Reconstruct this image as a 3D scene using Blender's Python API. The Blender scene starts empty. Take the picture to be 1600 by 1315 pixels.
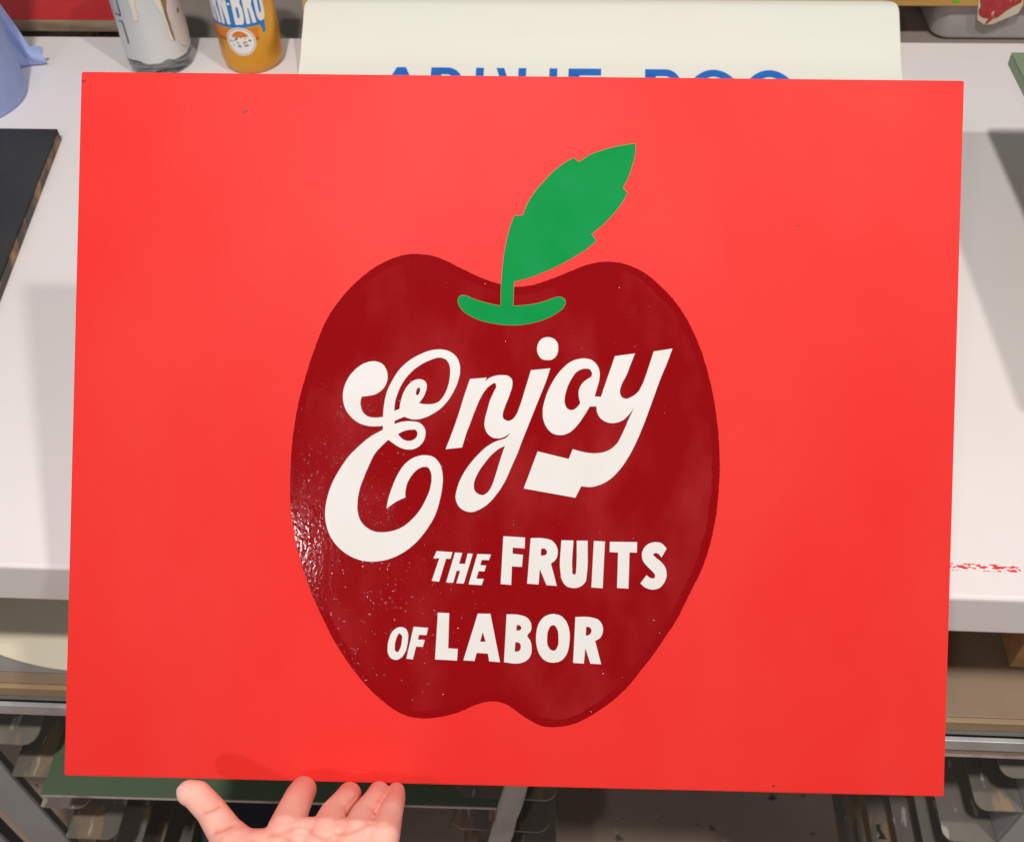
import bpy, bmesh, math, random
import numpy as np
from mathutils import Vector, Matrix
from mathutils import noise as mnoise
random.seed(4)
S = bpy.context.scene
COL = S.collection

# ------------------------------------------------------------------ camera
F = 1650.0                                    # focal length in photo pixels (photo 1600 x 1315)
R = np.array([[0.99836, -0.02539, 0.05091],   # camera axes -> world (x right, y away, z up)
              [0.05286, 0.74276, -0.66743],
              [-0.02087, 0.66903, 0.74292]])
CAM = np.array([0.0, -0.381, 1.482])
cam = bpy.data.cameras.new('camera')
cam.sensor_width = 36.0
cam.lens = F / 1600 * 36
cam.clip_start = 0.02
cam.clip_end = 100
cam.dof.use_dof = True
cam.dof.focus_distance = 0.6
cam.dof.aperture_fstop = 20
co = bpy.data.objects.new('camera', cam)
COL.objects.link(co)
co.matrix_world = Matrix(((*R[0], CAM[0]), (*R[1], CAM[1]), (*R[2], CAM[2]), (0, 0, 0, 1)))
S.camera = co

# ------------------------------------------------------------------ light
w = bpy.data.worlds.new('World')
S.world = w
w.use_nodes = True
w.node_tree.nodes['Background'].inputs[0].default_value = (1.0, 0.97, 0.95, 1)
w.node_tree.nodes['Background'].inputs[1].default_value = 0.13

def lamp(name, loc, target, size, power, col=(1, 0.955, 0.915)):
    l = bpy.data.lights.new(name, 'AREA')
    l.shape = 'DISK'
    l.size = size
    l.energy = power
    l.color = col
    o = bpy.data.objects.new(name, l)
    COL.objects.link(o)
    o.location = loc
    o.rotation_euler = (Vector(target) - Vector(loc)).to_track_quat('-Z', 'Y').to_euler()
    return o
lamp('ceiling_lamp', (-0.20, -0.70, 2.9), (0, 0.15, 0.9), 0.12, 28.5)
lamp('ceiling_lamp', (0.88, -0.60, 2.9), (0, 0.2, 0.9), 0.12, 17)
lamp('ceiling_lamp', (-0.70, -1.83, 2.50), (-0.1, 0, 0.95), 0.13, 6.5, (1, 0.97, 0.95))

S.view_settings.view_transform = 'Standard'
S.view_settings.look = 'None'
S.view_settings.exposure = 0.0
S.view_settings.gamma = 1.0

# ------------------------------------------------------------------ measuring helpers
def ray(px, py):
    return R @ np.array([(px - 800) / F, (657.5 - py) / F, -1.0])
def on_z(px, py, z):
    r = ray(px, py); return CAM + r * ((z - CAM[2]) / r[2])
def on_y(px, py, y):
    r = ray(px, py); return CAM + r * ((y - CAM[1]) / r[1])
# the sign's own frame: origin at its centre, u right, v up, n out of the painted face
RB = np.array([[0.999517, -0.004568, 0.030752], [0.024041, 0.740740, -0.671362], [-0.019713, 0.671776, 0.740492]])
OB = np.array([-0.032126, 0.020391, 1.026009])
def on_sign(px, py, n=0.0):
    r = ray(px, py); k = RB[:, 2]
    t = ((OB + k * n - CAM) @ k) / (r @ k)
    return RB.T @ (CAM + r * t - OB)
def sign_w(p):
    return OB + RB @ np.array(p)

# ------------------------------------------------------------------ objects
def tag(o, label=None, cat=None, group=None, kind=None):
    if label: o['label'] = label
    if cat: o['category'] = cat
    if group: o['group'] = group
    if kind: o['kind'] = kind
    return o
def empty(name, loc, mat=None):
    o = bpy.data.objects.new(name, None)
    o.empty_display_size = 0.02
    COL.objects.link(o)
    if mat is not None: o.matrix_world = mat
    else: o.location = loc
    return o
def link(name, me, mat=None, parent=None, smooth=False):
    o = bpy.data.objects.new(name, me)
    COL.objects.link(o)
    if mat is not None:
        me.materials.clear(); me.materials.append(mat)
    if parent is not None: o.parent = parent
    if smooth:
        for p in me.polygons: p.use_smooth = True
    return o
def from_bm(name, bm, mat=None, parent=None, smooth=False):
    bmesh.ops.recalc_face_normals(bm, faces=bm.faces)
    me = bpy.data.meshes.new(name)
    bm.to_mesh(me); bm.free()
    return link(name, me, mat, parent, smooth)
def add_box(bm, lo, hi, bevel=0.0, seg=2, M=None):
    lo, hi = Vector(lo), Vector(hi)
    r = bmesh.ops.create_cube(bm, size=1.0)
    vs = r['verts']
    c = (lo + hi) / 2; s = hi - lo
    for v in vs: v.co = Vector((v.co.x * s.x, v.co.y * s.y, v.co.z * s.z)) + c
    if bevel:
        es = list({e for v in vs for e in v.link_edges})
        q = bmesh.ops.bevel(bm, geom=es, offset=bevel, segments=seg, affect='EDGES', profile=0.5)
        vs = list({v for f in q['faces'] for v in f.verts} | {v for v in vs if v.is_valid})
    if M is not None:
        for v in vs: v.co = M @ v.co
    return vs
def box(name, lo, hi, mat, parent=None, bevel=0.001, M=None, off=None):
    bm = bmesh.new(); add_box(bm, lo, hi, bevel, 2, M)
    if off is not None:
        for v in bm.verts: v.co -= Vector(off)
    return from_bm(name, bm, mat, parent)
def lathe(name, prof, mat, parent=None, seg=64, cap=True, smooth=True):
    bm = bmesh.new(); rings = []
    for r, z in prof:
        if r < 1e-6: rings.append([bm.verts.new((0, 0, z))])
        else: rings.append([bm.verts.new((r * math.cos(2 * math.pi * i / seg), r * math.sin(2 * math.pi * i / seg), z)) for i in range(seg)])
    for a, b in zip(rings, rings[1:]):
        for i in range(seg):
            j = (i + 1) % seg
            if len(a) == 1 and len(b) == 1: continue
            if len(a) == 1: bm.faces.new((a[0], b[j], b[i]))
            elif len(b) == 1: bm.faces.new((a[i], a[j], b[0]))
            else: bm.faces.new((a[i], a[j], b[j], b[i]))
    return from_bm(name, bm, mat, parent, smooth)
def extrude_poly(bm, pts, z0, z1):
    a = [bm.verts.new((x, y, z0)) for x, y in pts]
    b = [bm.verts.new((x, y, z1)) for x, y in pts]
    n = len(pts)
    bm.faces.new(a[::-1]); bm.faces.new(b)
    for i in range(n): bm.faces.new((a[i], a[(i + 1) % n], b[(i + 1) % n], b[i]))

# ------------------------------------------------------------------ traced outlines
def parse(s, ox=0, oy=0, k=1.0):
    out = []
    for t in s.split():
        c = t.endswith('*')
        x, y = t.rstrip('*').split(',')
        out.append((ox + float(x) / k, oy + float(y) / k, c))
    return out
def smooth_path(pts, sub=7):
    """closed Catmull-Rom through the points, broken at the corners (marked *)"""
    n = len(pts); out = []
    P = [np.array(p[:2]) for p in pts]
    for i in range(n):
        p1, p2 = P[i], P[(i + 1) % n]
        c1, c2 = pts[i][2], pts[(i + 1) % n][2]
        out.append(p1)
        if c1 and c2: continue
        p0 = 2 * p1 - p2 if c1 else P[i - 1]
        p3 = 2 * p2 - p1 if c2 else P[(i + 2) % n]
        L = np.linalg.norm(p2 - p1)
        def tang(a, b, c):
            da, dc = np.linalg.norm(b - a) + 1e-6, np.linalg.norm(c - b) + 1e-6
            t = ((b - a) / da * dc + (c - b) / dc * da) / (da + dc)
            return t * L
        m1 = (p2 - p1) if c1 else tang(p0, p1, p2)
        m2 = (p2 - p1) if c2 else tang(p1, p2, p3)
        for k in range(1, sub):
            t = k / sub
            out.append((2*t**3-3*t**2+1)*p1 + (t**3-2*t**2+t)*m1 + (-2*t**3+3*t**2)*p2 + (t**3-t**2)*m2)
    return out
def filled(name, loops, z0, z1, mat=None, parent=None):
    """flat shape with holes, extruded from z0 to z1"""
    cu = bpy.data.curves.new(name, 'CURVE')
    cu.dimensions = '2D'; cu.fill_mode = 'BOTH'; cu.extrude = (z1 - z0) / 2
    for L in loops:
        sp = cu.splines.new('POLY'); sp.points.add(len(L) - 1); sp.use_cyclic_u = True
        for q, p in zip(sp.points, L): q.co = (p[0], p[1], 0, 1)
    tmp = bpy.data.objects.new(name, cu)
    me = bpy.data.meshes.new_from_object(tmp)
    bpy.data.objects.remove(tmp); bpy.data.curves.remove(cu)
    co_ = np.empty(len(me.vertices) * 3); me.vertices.foreach_get('co', co_)
    co_[2::3] += (z0 + z1) / 2; me.vertices.foreach_set('co', co_)
    return link(name, me, mat, parent)
def outset(L, d):
    P = np.array(L); n = len(P)
    A = 0.5 * np.sum(P[:, 0] * np.roll(P[:, 1], -1) - np.roll(P[:, 0], -1) * P[:, 1])
    t = np.roll(P, -1, 0) - np.roll(P, 1, 0)
    t /= np.linalg.norm(t, axis=1)[:, None] + 1e-9
    nn = np.stack([t[:, 1], -t[:, 0]], 1) * (1 if A > 0 else -1)
    return [tuple(p) for p in P + nn * d]

# ------------------------------------------------------------------ materials
def mat(name, base, rough=0.5, var=None, vscale=20.0, stretch=(1, 1, 1), bump=0.0, bscale=200.0, spec=0.5, metal=0.0, coat=0.0, lo=0.35, hi=0.65, detail=6.0, sss=0.0, bdist=0.001, rvar=0.0):
    m = bpy.data.materials.new(name); m.use_nodes = True
    nt = m.node_tree; N = nt.nodes; Lk = nt.links
    b = N['Principled BSDF']
    b.inputs['Base Color'].default_value = (*base, 1)
    b.inputs['Roughness'].default_value = rough
    b.inputs['Specular IOR Level'].default_value = spec
    b.inputs['Metallic'].default_value = metal
    b.inputs['Coat Weight'].default_value = coat
    if sss:
        b.inputs['Subsurface Weight'].default_value = sss
        b.inputs['Subsurface Radius'].default_value = (1.0, 0.35, 0.2)
        b.inputs['Subsurface Scale'].default_value = 0.004
    tc = N.new('ShaderNodeTexCoord')
    mp = N.new('ShaderNodeMapping'); mp.inputs['Scale'].default_value = stretch
    Lk.new(tc.outputs['Object'], mp.inputs['Vector'])
    m['_v'] = 0
    if var is not None:
        n = N.new('ShaderNodeTexNoise'); n.inputs['Scale'].default_value = vscale; n.inputs['Detail'].default_value = detail
        Lk.new(mp.outputs[0], n.inputs['Vector'])
        r = N.new('ShaderNodeValToRGB')
        r.color_ramp.elements[0].position = lo; r.color_ramp.elements[1].position = hi
        r.color_ramp.elements[0].color = (*base, 1); r.color_ramp.elements[1].color = (*var, 1)
        Lk.new(n.outputs[0], r.inputs[0]); Lk.new(r.outputs[0], b.inputs['Base Color'])
        if rvar:
            mr = N.new('ShaderNodeMapRange'); mr.inputs['To Min'].default_value = rough - rvar; mr.inputs['To Max'].default_value = rough + rvar
            mr.inputs['From Min'].default_value = 0.3; mr.inputs['From Max'].default_value = 0.7
            Lk.new(n.outputs[0], mr.inputs[0]); Lk.new(mr.outputs[0], b.inputs['Roughness'])
    if bump:
        n2 = N.new('ShaderNodeTexNoise'); n2.inputs['Scale'].default_value = bscale; n2.inputs['Detail'].default_value = 4
        Lk.new(mp.outputs[0], n2.inputs['Vector'])
        bp = N.new('ShaderNodeBump'); bp.inputs['Strength'].default_value = bump; bp.inputs['Distance'].default_value = bdist
        Lk.new(n2.outputs[0], bp.inputs['Height']); Lk.new(bp.outputs[0], b.inputs['Normal'])
    return m
def add_marks(m, color, scale, thr, stretch=(1, 1, 1), seed=0.0, box=None, soft=0.03, detail=3.0):
    """extra worn or stained patches: colour where a noise field passes a threshold (optionally inside a box of object space)"""
    nt = m.node_tree; N = nt.nodes; Lk = nt.links; b = N['Principled BSDF']
    tc = N.new('ShaderNodeTexCoord'); mp = N.new('ShaderNodeMapping')
    mp.inputs['Scale'].default_value = stretch; mp.inputs['Location'].default_value = (seed, seed * 1.7, seed * 0.3)
    Lk.new(tc.outputs['Object'], mp.inputs['Vector'])
    n = N.new('ShaderNodeTexNoise'); n.inputs['Scale'].default_value = scale; n.inputs['Detail'].default_value = detail
    Lk.new(mp.outputs[0], n.inputs['Vector'])
    mr = N.new('ShaderNodeMapRange'); mr.inputs['From Min'].default_value = thr; mr.inputs['From Max'].default_value = thr + soft
    Lk.new(n.outputs[0], mr.inputs[0]); fac = mr.outputs[0]
    if box:
        sp = N.new('ShaderNodeSeparateXYZ'); Lk.new(tc.outputs['Object'], sp.inputs[0])
        for ax, (a, c) in box.items():
            for v, op in ((a, 'GREATER_THAN'), (c, 'LESS_THAN')):
                q = N.new('ShaderNodeMath'); q.operation = op; q.inputs[1].default_value = v
                Lk.new(sp.outputs['XYZ'.index(ax)], q.inputs[0])
                t = N.new('ShaderNodeMath'); t.operation = 'MULTIPLY'
                Lk.new(fac, t.inputs[0]); Lk.new(q.outputs[0], t.inputs[1]); fac = t.outputs[0]
    mx = N.new('ShaderNodeMix'); mx.data_type = 'RGBA'; mx.inputs[7].default_value = (*color, 1)
    Lk.new(fac, mx.inputs[0])
    src = b.inputs['Base Color'].links
    if src: Lk.new(src[0].from_socket, mx.inputs[6])
    else: mx.inputs[6].default_value = b.inputs['Base Color'].default_value
    Lk.new(mx.outputs[2], b.inputs['Base Color'])
    return m

M = {}
M['red'] = mat('satin_red_paint', (0.79, 0.025, 0.020), 0.48, (0.79, 0.036, 0.029), 11, bump=0.14, bscale=420, spec=0.16, stretch=(1, 0.6, 1), bdist=0.0004, detail=8)
M['red_edge'] = mat('pale_red_edge', (0.88, 0.13, 0.085), 0.5, (0.80, 0.06, 0.04), 120, spec=0.2)  # paler red for the sign's bevels and sides
M['maroon'] = mat('gloss_dark_red_paint', (0.265, 0.0010, 0.0025), 0.07, (0.26, 0.003, 0.005), 16, spec=0.32, stretch=(1, 0.55, 1), detail=10, lo=0.45, hi=0.72)
M['maroon_in'] = mat('cloudy_dark_red_paint', (0.27, 0.0018, 0.0035), 0.07, (0.34, 0.015, 0.018), 26, spec=0.32, stretch=(1, 0.6, 1), detail=11, lo=0.46, hi=0.74)
M['green'] = mat('green_paint', (0.0, 0.270, 0.054), 0.42, (0.006, 0.285, 0.070), 30, bump=0.08, bscale=300, spec=0.03, bdist=0.0002)
M['cream_paint'] = mat('white_paint', (0.765, 0.75, 0.73), 0.40, (0.74, 0.715, 0.68), 28, bump=0.15, bscale=250, spec=0.25, bdist=0.0004)
M['tan_edge'] = mat('tan_undercoat', (0.55, 0.30, 0.12), 0.6)
M['dark_edge'] = mat('dark_paint_rim', (0.10, 0.006, 0.008), 0.35)
M['table'] = mat('white_bench_paint', (0.89, 0.84, 0.83), 0.42, (0.865, 0.815, 0.80), 7, bump=0.12, bscale=60, spec=0.4, bdist=0.0006)
add_marks(M['table'], (0.78, 0.06, 0.075), 420, 0.505, (0.45, 1.1, 1), 3.0, {'X': (0.20, 0.298), 'Y': (-0.3290, -0.3232)}, 0.02)
add_marks(M['table'], (0.76, 0.71, 0.69), 60, 0.70, (1, 1, 1), 9.0, None, 0.1, 8)
M['steel'] = mat('galvanised_steel', (0.44, 0.44, 0.44), 0.42, (0.56, 0.56, 0.56), 30, stretch=(1, 0.2, 1), metal=0.35, spec=0.5)
M['rail'] = mat('worn_steel', (0.19, 0.175, 0.15), 0.5, (0.25, 0.225, 0.195), 26, stretch=(1, 0.15, 1), metal=0.2, bump=0.2, bscale=90, detail=10)
add_marks(M['rail'], (0.36, 0.26, 0.17), 30, 0.56, (1.6, 0.45, 1), 2.0, None, 0.06, 12)
add_marks(M['rail'], (0.52, 0.47, 0.40), 70, 0.64, (1.6, 0.40, 1), 7.0, None, 0.03, 12)
M['bare_edge'] = mat('bare_steel_edge', (0.36, 0.34, 0.30), 0.4, (0.25, 0.23, 0.20), 60, metal=0.3)
M['shelf'] = mat('stained_shelf', (0.23, 0.165, 0.105), 0.55, (0.29, 0.21, 0.14), 10, detail=9)
add_marks(M['shelf'], (0.05, 0.05, 0.055), 17, 0.66, (1, 1.6, 1), 4.0, None, 0.05, 8)
M['shelf_grey'] = mat('grey_shelf_sheet', (0.20, 0.19, 0.18), 0.45, (0.27, 0.26, 0.24), 14, detail=9)
M['pine'] = mat('pine', (0.58, 0.36, 0.16), 0.5, (0.47, 0.26, 0.10), 14, stretch=(0.35, 6, 6), detail=8)
M['dullpine'] = mat('dull_pine', (0.44, 0.29, 0.15), 0.55, (0.30, 0.22, 0.13), 14, stretch=(0.35, 6, 6), detail=8)
M['goldwood'] = mat('varnished_pine', (0.66, 0.38, 0.11), 0.35, (0.52, 0.27, 0.07), 16, stretch=(0.3, 6, 6), detail=8)
M['ply'] = mat('plywood', (0.72, 0.52, 0.30), 0.5, (0.62, 0.42, 0.22), 16, stretch=(0.3, 6, 3), detail=8)
M['floor'] = mat('concrete', (0.42, 0.31, 0.25), 0.6, (0.52, 0.39, 0.32), 6, bump=0.2, bscale=60, detail=10)
add_marks(M['floor'], (0.05, 0.055, 0.06), 38, 0.66, (1, 1, 1), 5.0, None, 0.07, 2.5)
add_marks(M['floor'], (0.55, 0.52, 0.50), 40, 0.68, (1, 1, 1), 8.0, None, 0.02)
M['lacquer'] = mat('black_paint', (0.030, 0.028, 0.026), 0.38, (0.046, 0.044, 0.041), 10, detail=9, rvar=0.08, spec=0.3)
M['worn_wood'] = mat('worn_fibreboard_edge', (0.07, 0.055, 0.045), 0.6, (0.42, 0.25, 0.11), 40, stretch=(1, 1, 1), lo=0.52, hi=0.72, detail=8)
M['sage'] = mat('sage_green_paint', (0.24, 0.31, 0.20), 0.5, (0.21, 0.28, 0.18), 30, bump=0.2, bscale=150)
M['forest'] = mat('forest_green_paint', (0.115, 0.175, 0.105), 0.36, (0.10, 0.155, 0.092), 12, detail=6)
M['pink_edge'] = mat('pale_board_edge', (0.62, 0.50, 0.48), 0.5, (0.42, 0.20, 0.28), 40, lo=0.5, hi=0.68)
M['gloss_red'] = mat('gloss_red_panel', (0.62, 0.022, 0.026), 0.22, (0.68, 0.045, 0.05), 7, spec=0.2)
M['oldwood'] = mat('brown_panel_edge', (0.24, 0.17, 0.10), 0.5, (0.42, 0.34, 0.24), 30, stretch=(0.4, 3, 3))
M['taupe'] = mat('taupe_ledge', (0.27, 0.23, 0.20), 0.6, (0.31, 0.265, 0.235), 8)
M['sheet'] = mat('cream_sheet', (0.90, 0.925, 0.82), 0.40, (0.91, 0.905, 0.81), 6, spec=0.4)
M['blue_print'] = mat('blue_paint', (0.015, 0.17, 0.62), 0.5, (0.012, 0.14, 0.55), 60)
M['towel'] = mat('blue_paper', (0.43, 0.53, 0.88), 0.9, (0.39, 0.49, 0.82), 40, bump=0.5, bscale=350, spec=0.1)
M['oval'] = mat('cream_card', (0.86, 0.80, 0.64), 0.6, (0.82, 0.75, 0.58), 9)
M['can_gold'] = mat('orange_can', (0.74, 0.35, 0.02), 0.30, (0.66, 0.28, 0.014), 30, metal=0.35, spec=0.5)
M['can_orange'] = mat('orange_print', (0.72, 0.20, 0.008), 0.3, metal=0.15)
M['can_dark'] = mat('dark_orange_print', (0.42, 0.12, 0.01), 0.3, metal=0.15)
M['can_blue'] = mat('blue_can_print', (0.004, 0.20, 0.56), 0.3, (0.003, 0.16, 0.50), 40)
M['can_white'] = mat('white_can_print', (0.80, 0.78, 0.74), 0.35)
M['can_ink'] = mat('dark_can_print', (0.09, 0.07, 0.05), 0.4)
M['can_lid'] = mat('aluminium', (0.7, 0.7, 0.7), 0.25, metal=1.0)
M['jarpaint'] = mat('dried_white_paint', (0.52, 0.55, 0.55), 0.4, (0.64, 0.65, 0.64), 22, stretch=(1, 1, 0.4), bump=0.3, bscale=70, detail=8, coat=0.6)
M['jarcream'] = mat('cream_paint_drip', (0.74, 0.68, 0.58), 0.35)
M['jarpink'] = mat('pinkish_white_paint', (0.70, 0.62, 0.58), 0.4, (0.62, 0.53, 0.48), 40)
M['jarbrown'] = mat('brown_paint_drip', (0.22, 0.11, 0.04), 0.35, (0.32, 0.2, 0.1), 60)
M['jarline'] = mat('black_marker', (0.04, 0.04, 0.04), 0.5)
M['plastic'] = mat('grey_plastic', (0.60, 0.59, 0.60), 0.30, (0.74, 0.71, 0.70), 18, bump=0.3, bscale=40)
M['wrap'] = mat('grey_tape_wrap', (0.42, 0.40, 0.39), 0.42, (0.52, 0.50, 0.48), 60, stretch=(1, 1, 0.4), bump=0.7, bscale=120, bdist=0.003)
M['redskin'] = mat('red_paint_smear', (0.42, 0.028, 0.035), 0.45, (0.48, 0.06, 0.06), 90, stretch=(2, 1, 1))
add_marks(M['redskin'], (0.70, 0.60, 0.46), 90, 0.62, (2.2, 1, 0.6), 1.0, None, 0.02, 5)
M['beige'] = mat('beige_tape', (0.70, 0.62, 0.47), 0.5)
M['sticker'] = mat('green_sticker', (0.10, 0.62, 0.01), 0.4)
M['dark'] = mat('dark_speck', (0.16, 0.01, 0.01), 0.5)
M['bluebox'] = mat('dark_blue_plastic', (0.035, 0.045, 0.06), 0.4, (0.05, 0.06, 0.075), 20)
M['upright'] = mat('painted_upright', (0.40, 0.41, 0.42), 0.45, (0.36, 0.365, 0.37), 14, detail=8)
M['skin'] = mat('skin', (0.97, 0.53, 0.425), 0.55, (0.95, 0.43, 0.34), 55, bump=0.5, bscale=750, sss=0.08, spec=0.35, lo=0.4, hi=0.75, detail=6, bdist=0.0004)
M['nail'] = mat('nail', (0.88, 0.50, 0.48), 0.25, sss=0.2)
g = bpy.data.materials.new('clear_glass'); g.use_nodes = True
gb = g.node_tree.nodes['Principled BSDF']
gb.inputs['Base Color'].default_value = (0.97, 0.99, 0.98, 1); gb.inputs['Roughness'].default_value = 0.02
gb.inputs['Transmission Weight'].default_value = 1.0; gb.inputs['IOR'].default_value = 1.48
M['glass'] = g

# glossy apple paint: brushed, orange-peel surface (relief only)
def apple_relief(m):
    nt = m.node_tree; N = nt.nodes; Lk = nt.links; b = N['Principled BSDF']
    tc = N.new('ShaderNodeTexCoord')
    def nz(scale, det, st):
        mp = N.new('ShaderNodeMapping'); mp.inputs['Scale'].default_value = st
        Lk.new(tc.outputs['Object'], mp.inputs['Vector'])
        n = N.new('ShaderNodeTexNoise'); n.inputs['Scale'].default_value = scale; n.inputs['Detail'].default_value = det
        Lk.new(mp.outputs[0], n.inputs['Vector']); return n.outputs[0]
    vo = N.new('ShaderNodeTexVoronoi'); vo.inputs['Scale'].default_value = 620
    mv = N.new('ShaderNodeMapping'); mv.inputs['Scale'].default_value = (1, 0.75, 0.0)
    Lk.new(tc.outputs['Object'], mv.inputs['Vector']); Lk.new(mv.outputs[0], vo.inputs['Vector'])
    pit = N.new('ShaderNodeMapRange'); pit.inputs['From Min'].default_value = 0.0; pit.inputs['From Max'].default_value = 0.45
    pit.inputs['To Min'].default_value = 1.0; pit.inputs['To Max'].default_value = 0.0
    Lk.new(vo.outputs['Distance'], pit.inputs[0])
    sx = N.new('ShaderNodeSeparateColor'); Lk.new(vo.outputs['Color'], sx.inputs[0])
    # bubbles are thick where the brush dragged and sparse elsewhere
    den = N.new('ShaderNodeMapRange'); den.inputs['From Min'].default_value = 0.36; den.inputs['From Max'].default_value = 0.60
    den.inputs['To Min'].default_value = 0.03; den.inputs['To Max'].default_value = 0.9
    Lk.new(nz(28, 5, (1.0, 0.45, 1)), den.inputs[0])
    far = N.new('ShaderNodeVectorMath'); far.operation = 'DISTANCE'; far.inputs[1].default_value = (-0.098, -0.055, 0.0)
    Lk.new(tc.outputs['Object'], far.inputs[0])
    near = N.new('ShaderNodeMapRange'); near.inputs['From Min'].default_value = 0.030; near.inputs['From Max'].default_value = 0.11
    near.inputs['To Min'].default_value = 1.0; near.inputs['To Max'].default_value = 0.035
    Lk.new(far.outputs['Value'], near.inputs[0])
    dm = N.new('ShaderNodeMath'); dm.operation = 'MULTIPLY'
    Lk.new(den.outputs[0], dm.inputs[0]); Lk.new(near.outputs[0], dm.inputs[1])
    lt = N.new('ShaderNodeMath'); lt.operation = 'LESS_THAN'
    Lk.new(sx.outputs[0], lt.inputs[0]); Lk.new(dm.outputs[0], lt.inputs[1])
    mu = N.new('ShaderNodeMath'); mu.operation = 'MULTIPLY'
    Lk.new(pit.outputs[0], mu.inputs[0]); Lk.new(lt.outputs[0], mu.inputs[1])
    b0 = N.new('ShaderNodeBump'); b0.inputs['Strength'].default_value = 1.0; b0.inputs['Distance'].default_value = 0.00042
    Lk.new(mu.outputs[0], b0.inputs['Height'])
    b1 = N.new('ShaderNodeBump'); b1.inputs['Strength'].default_value = 1.0; b1.inputs['Distance'].default_value = 0.000040
    Lk.new(nz(620, 2, (1, 0.7, 1)), b1.inputs['Height']); Lk.new(b0.outputs[0], b1.inputs['Normal'])
    b2 = N.new('ShaderNodeBump'); b2.inputs['Strength'].default_value = 1.0; b2.inputs['Distance'].default_value = 0.00008
    Lk.new(nz(130, 2, (1, 0.12, 1)), b2.inputs['Height']); Lk.new(b1.outputs[0], b2.inputs['Normal'])
    Lk.new(b2.outputs[0], b.inputs['Normal'])
apple_relief(M['maroon'])
apple_relief(M['maroon_in'])

# ------------------------------------------------------------------ the setting
bm = bmesh.new(); add_box(bm, (-3, -3, -0.1), (3, 3, 0))
tag(from_bm('floor', bm, M['floor']), kind='structure')

# ------------------------------------------------------------------ work bench: tabletop on a steel rack
bench = tag(empty('work_bench', (0, 0.35, 0)), 'white painted work bench with a steel rack of side rails under its top', 'bench')
OFFB = (0, 0.35, 0)
bm = bmesh.new(); add_box(bm, (-1.0, 0.0, 0.858), (1.0, 0.706, 0.90), 0.003, 3)
for v in bm.verts: v.co -= Vector(OFFB)
M['table'].node_tree  # object space of the tabletop starts at the bench's middle
tabletop = from_bm('tabletop', bm, M['table'], bench)
def bpart(name, lo, hi, m, bevel=0.0008, M_=None, parent=None):
    return box(name, lo, hi, m, parent or bench, bevel, M_, OFFB)
SL = Matrix.Translation((0, 0, 0.722)) @ Matrix.Rotation(-0.006, 4, 'Y')     # the shelf sags to one side
bpart('shelf', (-0.95, 0.005, -0.006), (0.95, 0.69, 0.0065), M['shelf'], 0.0008, SL)
bpart('shelf_sheet', (-0.52, 0.014, 0.0067), (-0.16, 0.55, 0.0082), M['shelf_grey'], 0.0005, SL)
bpart('lipping', (-0.95, 0.0, -0.006), (0.95, 0.0045, 0.007), M['dullpine'], 0.0008, SL)
bpart('batten', (-0.95, 0.001, -0.0155), (0.95, 0.03, -0.0065), M['shelf_grey'], 0.0008, SL)
bpart('steel_angle', (-0.95, -0.004, -0.031), (0.95, 0.0, -0.016), M['steel'], 0.0006, SL)
bpart('steel_angle', (-0.95, 0.0002, -0.031), (0.95, 0.03, -0.028), M['steel'], 0.0006, SL)
bpart('bottom_strip', (-0.2, -0.002, -0.0415), (0.95, 0.05, -0.0315), M['oldwood'], 0.0008, SL)
bpart('bottom_edge', (-0.2, -0.001, -0.050), (0.95, 0.05, -0.042), M['pink_edge'], 0.0008, SL)
for x0, x1, y0 in ((-0.606, -0.566, -0.004), (-0.549, -0.507, 0.004), (0.409, 0.449, 0.004), (-0.549, -0.507, 0.62), (0.409, 0.449, 0.62)):
    bm = bmesh.new()
    add_box(bm, (x0, y0, 0), (x1, y0 + 0.004, 0.857), 0.0008)
    add_box(bm, (x0, y0 + 0.0045, 0), (x0 + 0.004, y0 + 0.04, 0.857), 0.0008)
    for v in bm.verts: v.co -= Vector(OFFB)
    from_bm('upright', bm, M['upright'], bench)
def rail(x0, x1, z, y0=0.0, y1=0.62, r=(0.012, 0.012), flange=None):
    """flat steel plate with rounded front corners and a turned-down flange"""
    bm = bmesh.new(); pts = []
    for k in range(7):
        a = math.pi + k * math.pi / 12
        pts.append((x0 + r[0] + r[0] * math.cos(a), y0 + r[0] + r[0] * math.sin(a)))
    for k in range(7):
        a = 1.5 * math.pi + k * math.pi / 12
        pts.append((x1 - r[1] + r[1] * math.cos(a), y0 + r[1] + r[1] * math.sin(a)))
    pts += [(x1, y1), (x0, y1)]
    extrude_poly(bm, pts, z - 0.002, z)
    if flange is not None:
        add_box(bm, (flange - 0.0012, y0 + 0.02, z - 0.03), (flange + 0.0012, y1, z - 0.0025))
    for v in bm.verts: v.co -= Vector(OFFB)
    o = from_bm('rail', bm, M['rail'], bench)
    o.data.materials.append(M['bare_edge'])
    for p in o.data.polygons[2:18]: p.material_index = 1
    return o
for k in range(8):
    z = 0.618 - 0.0755 * k
    j = 0.004 * math.sin(k * 2.3)
    rail(-0.506, -0.4555 + j, z, 0.002 + abs(j), 0.62, (0.001, 0.012), -0.492)
    rail(-0.095 + j, -0.002 + j, z - 0.067 + 0.0755, 0.0, 0.62, (0.012, 0.012), -0.045)
    rail(0.365 + j, 0.408, z + 0.017, 0.002 + abs(j), 0.62, (0.010, 0.001), 0.392)
# keyhole slot in one of the side rails
bm = bmesh.new()
zs = 0.618 - 0.0755 * 5 + 0.0174
extrude_poly(bm, [tuple(on_z(x, y, zs)[:2]) for x, y in ((1371, 1310), (1386, 1311), (1381, 1303), (1376, 1295), (1375, 1287), (1368, 1287), (1370, 1296), (1375, 1304))], zs, zs + 0.0003)
for v in bm.verts: v.co -= Vector(OFFB)
from_bm('slot', bm, M['jarline'], bench)
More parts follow.
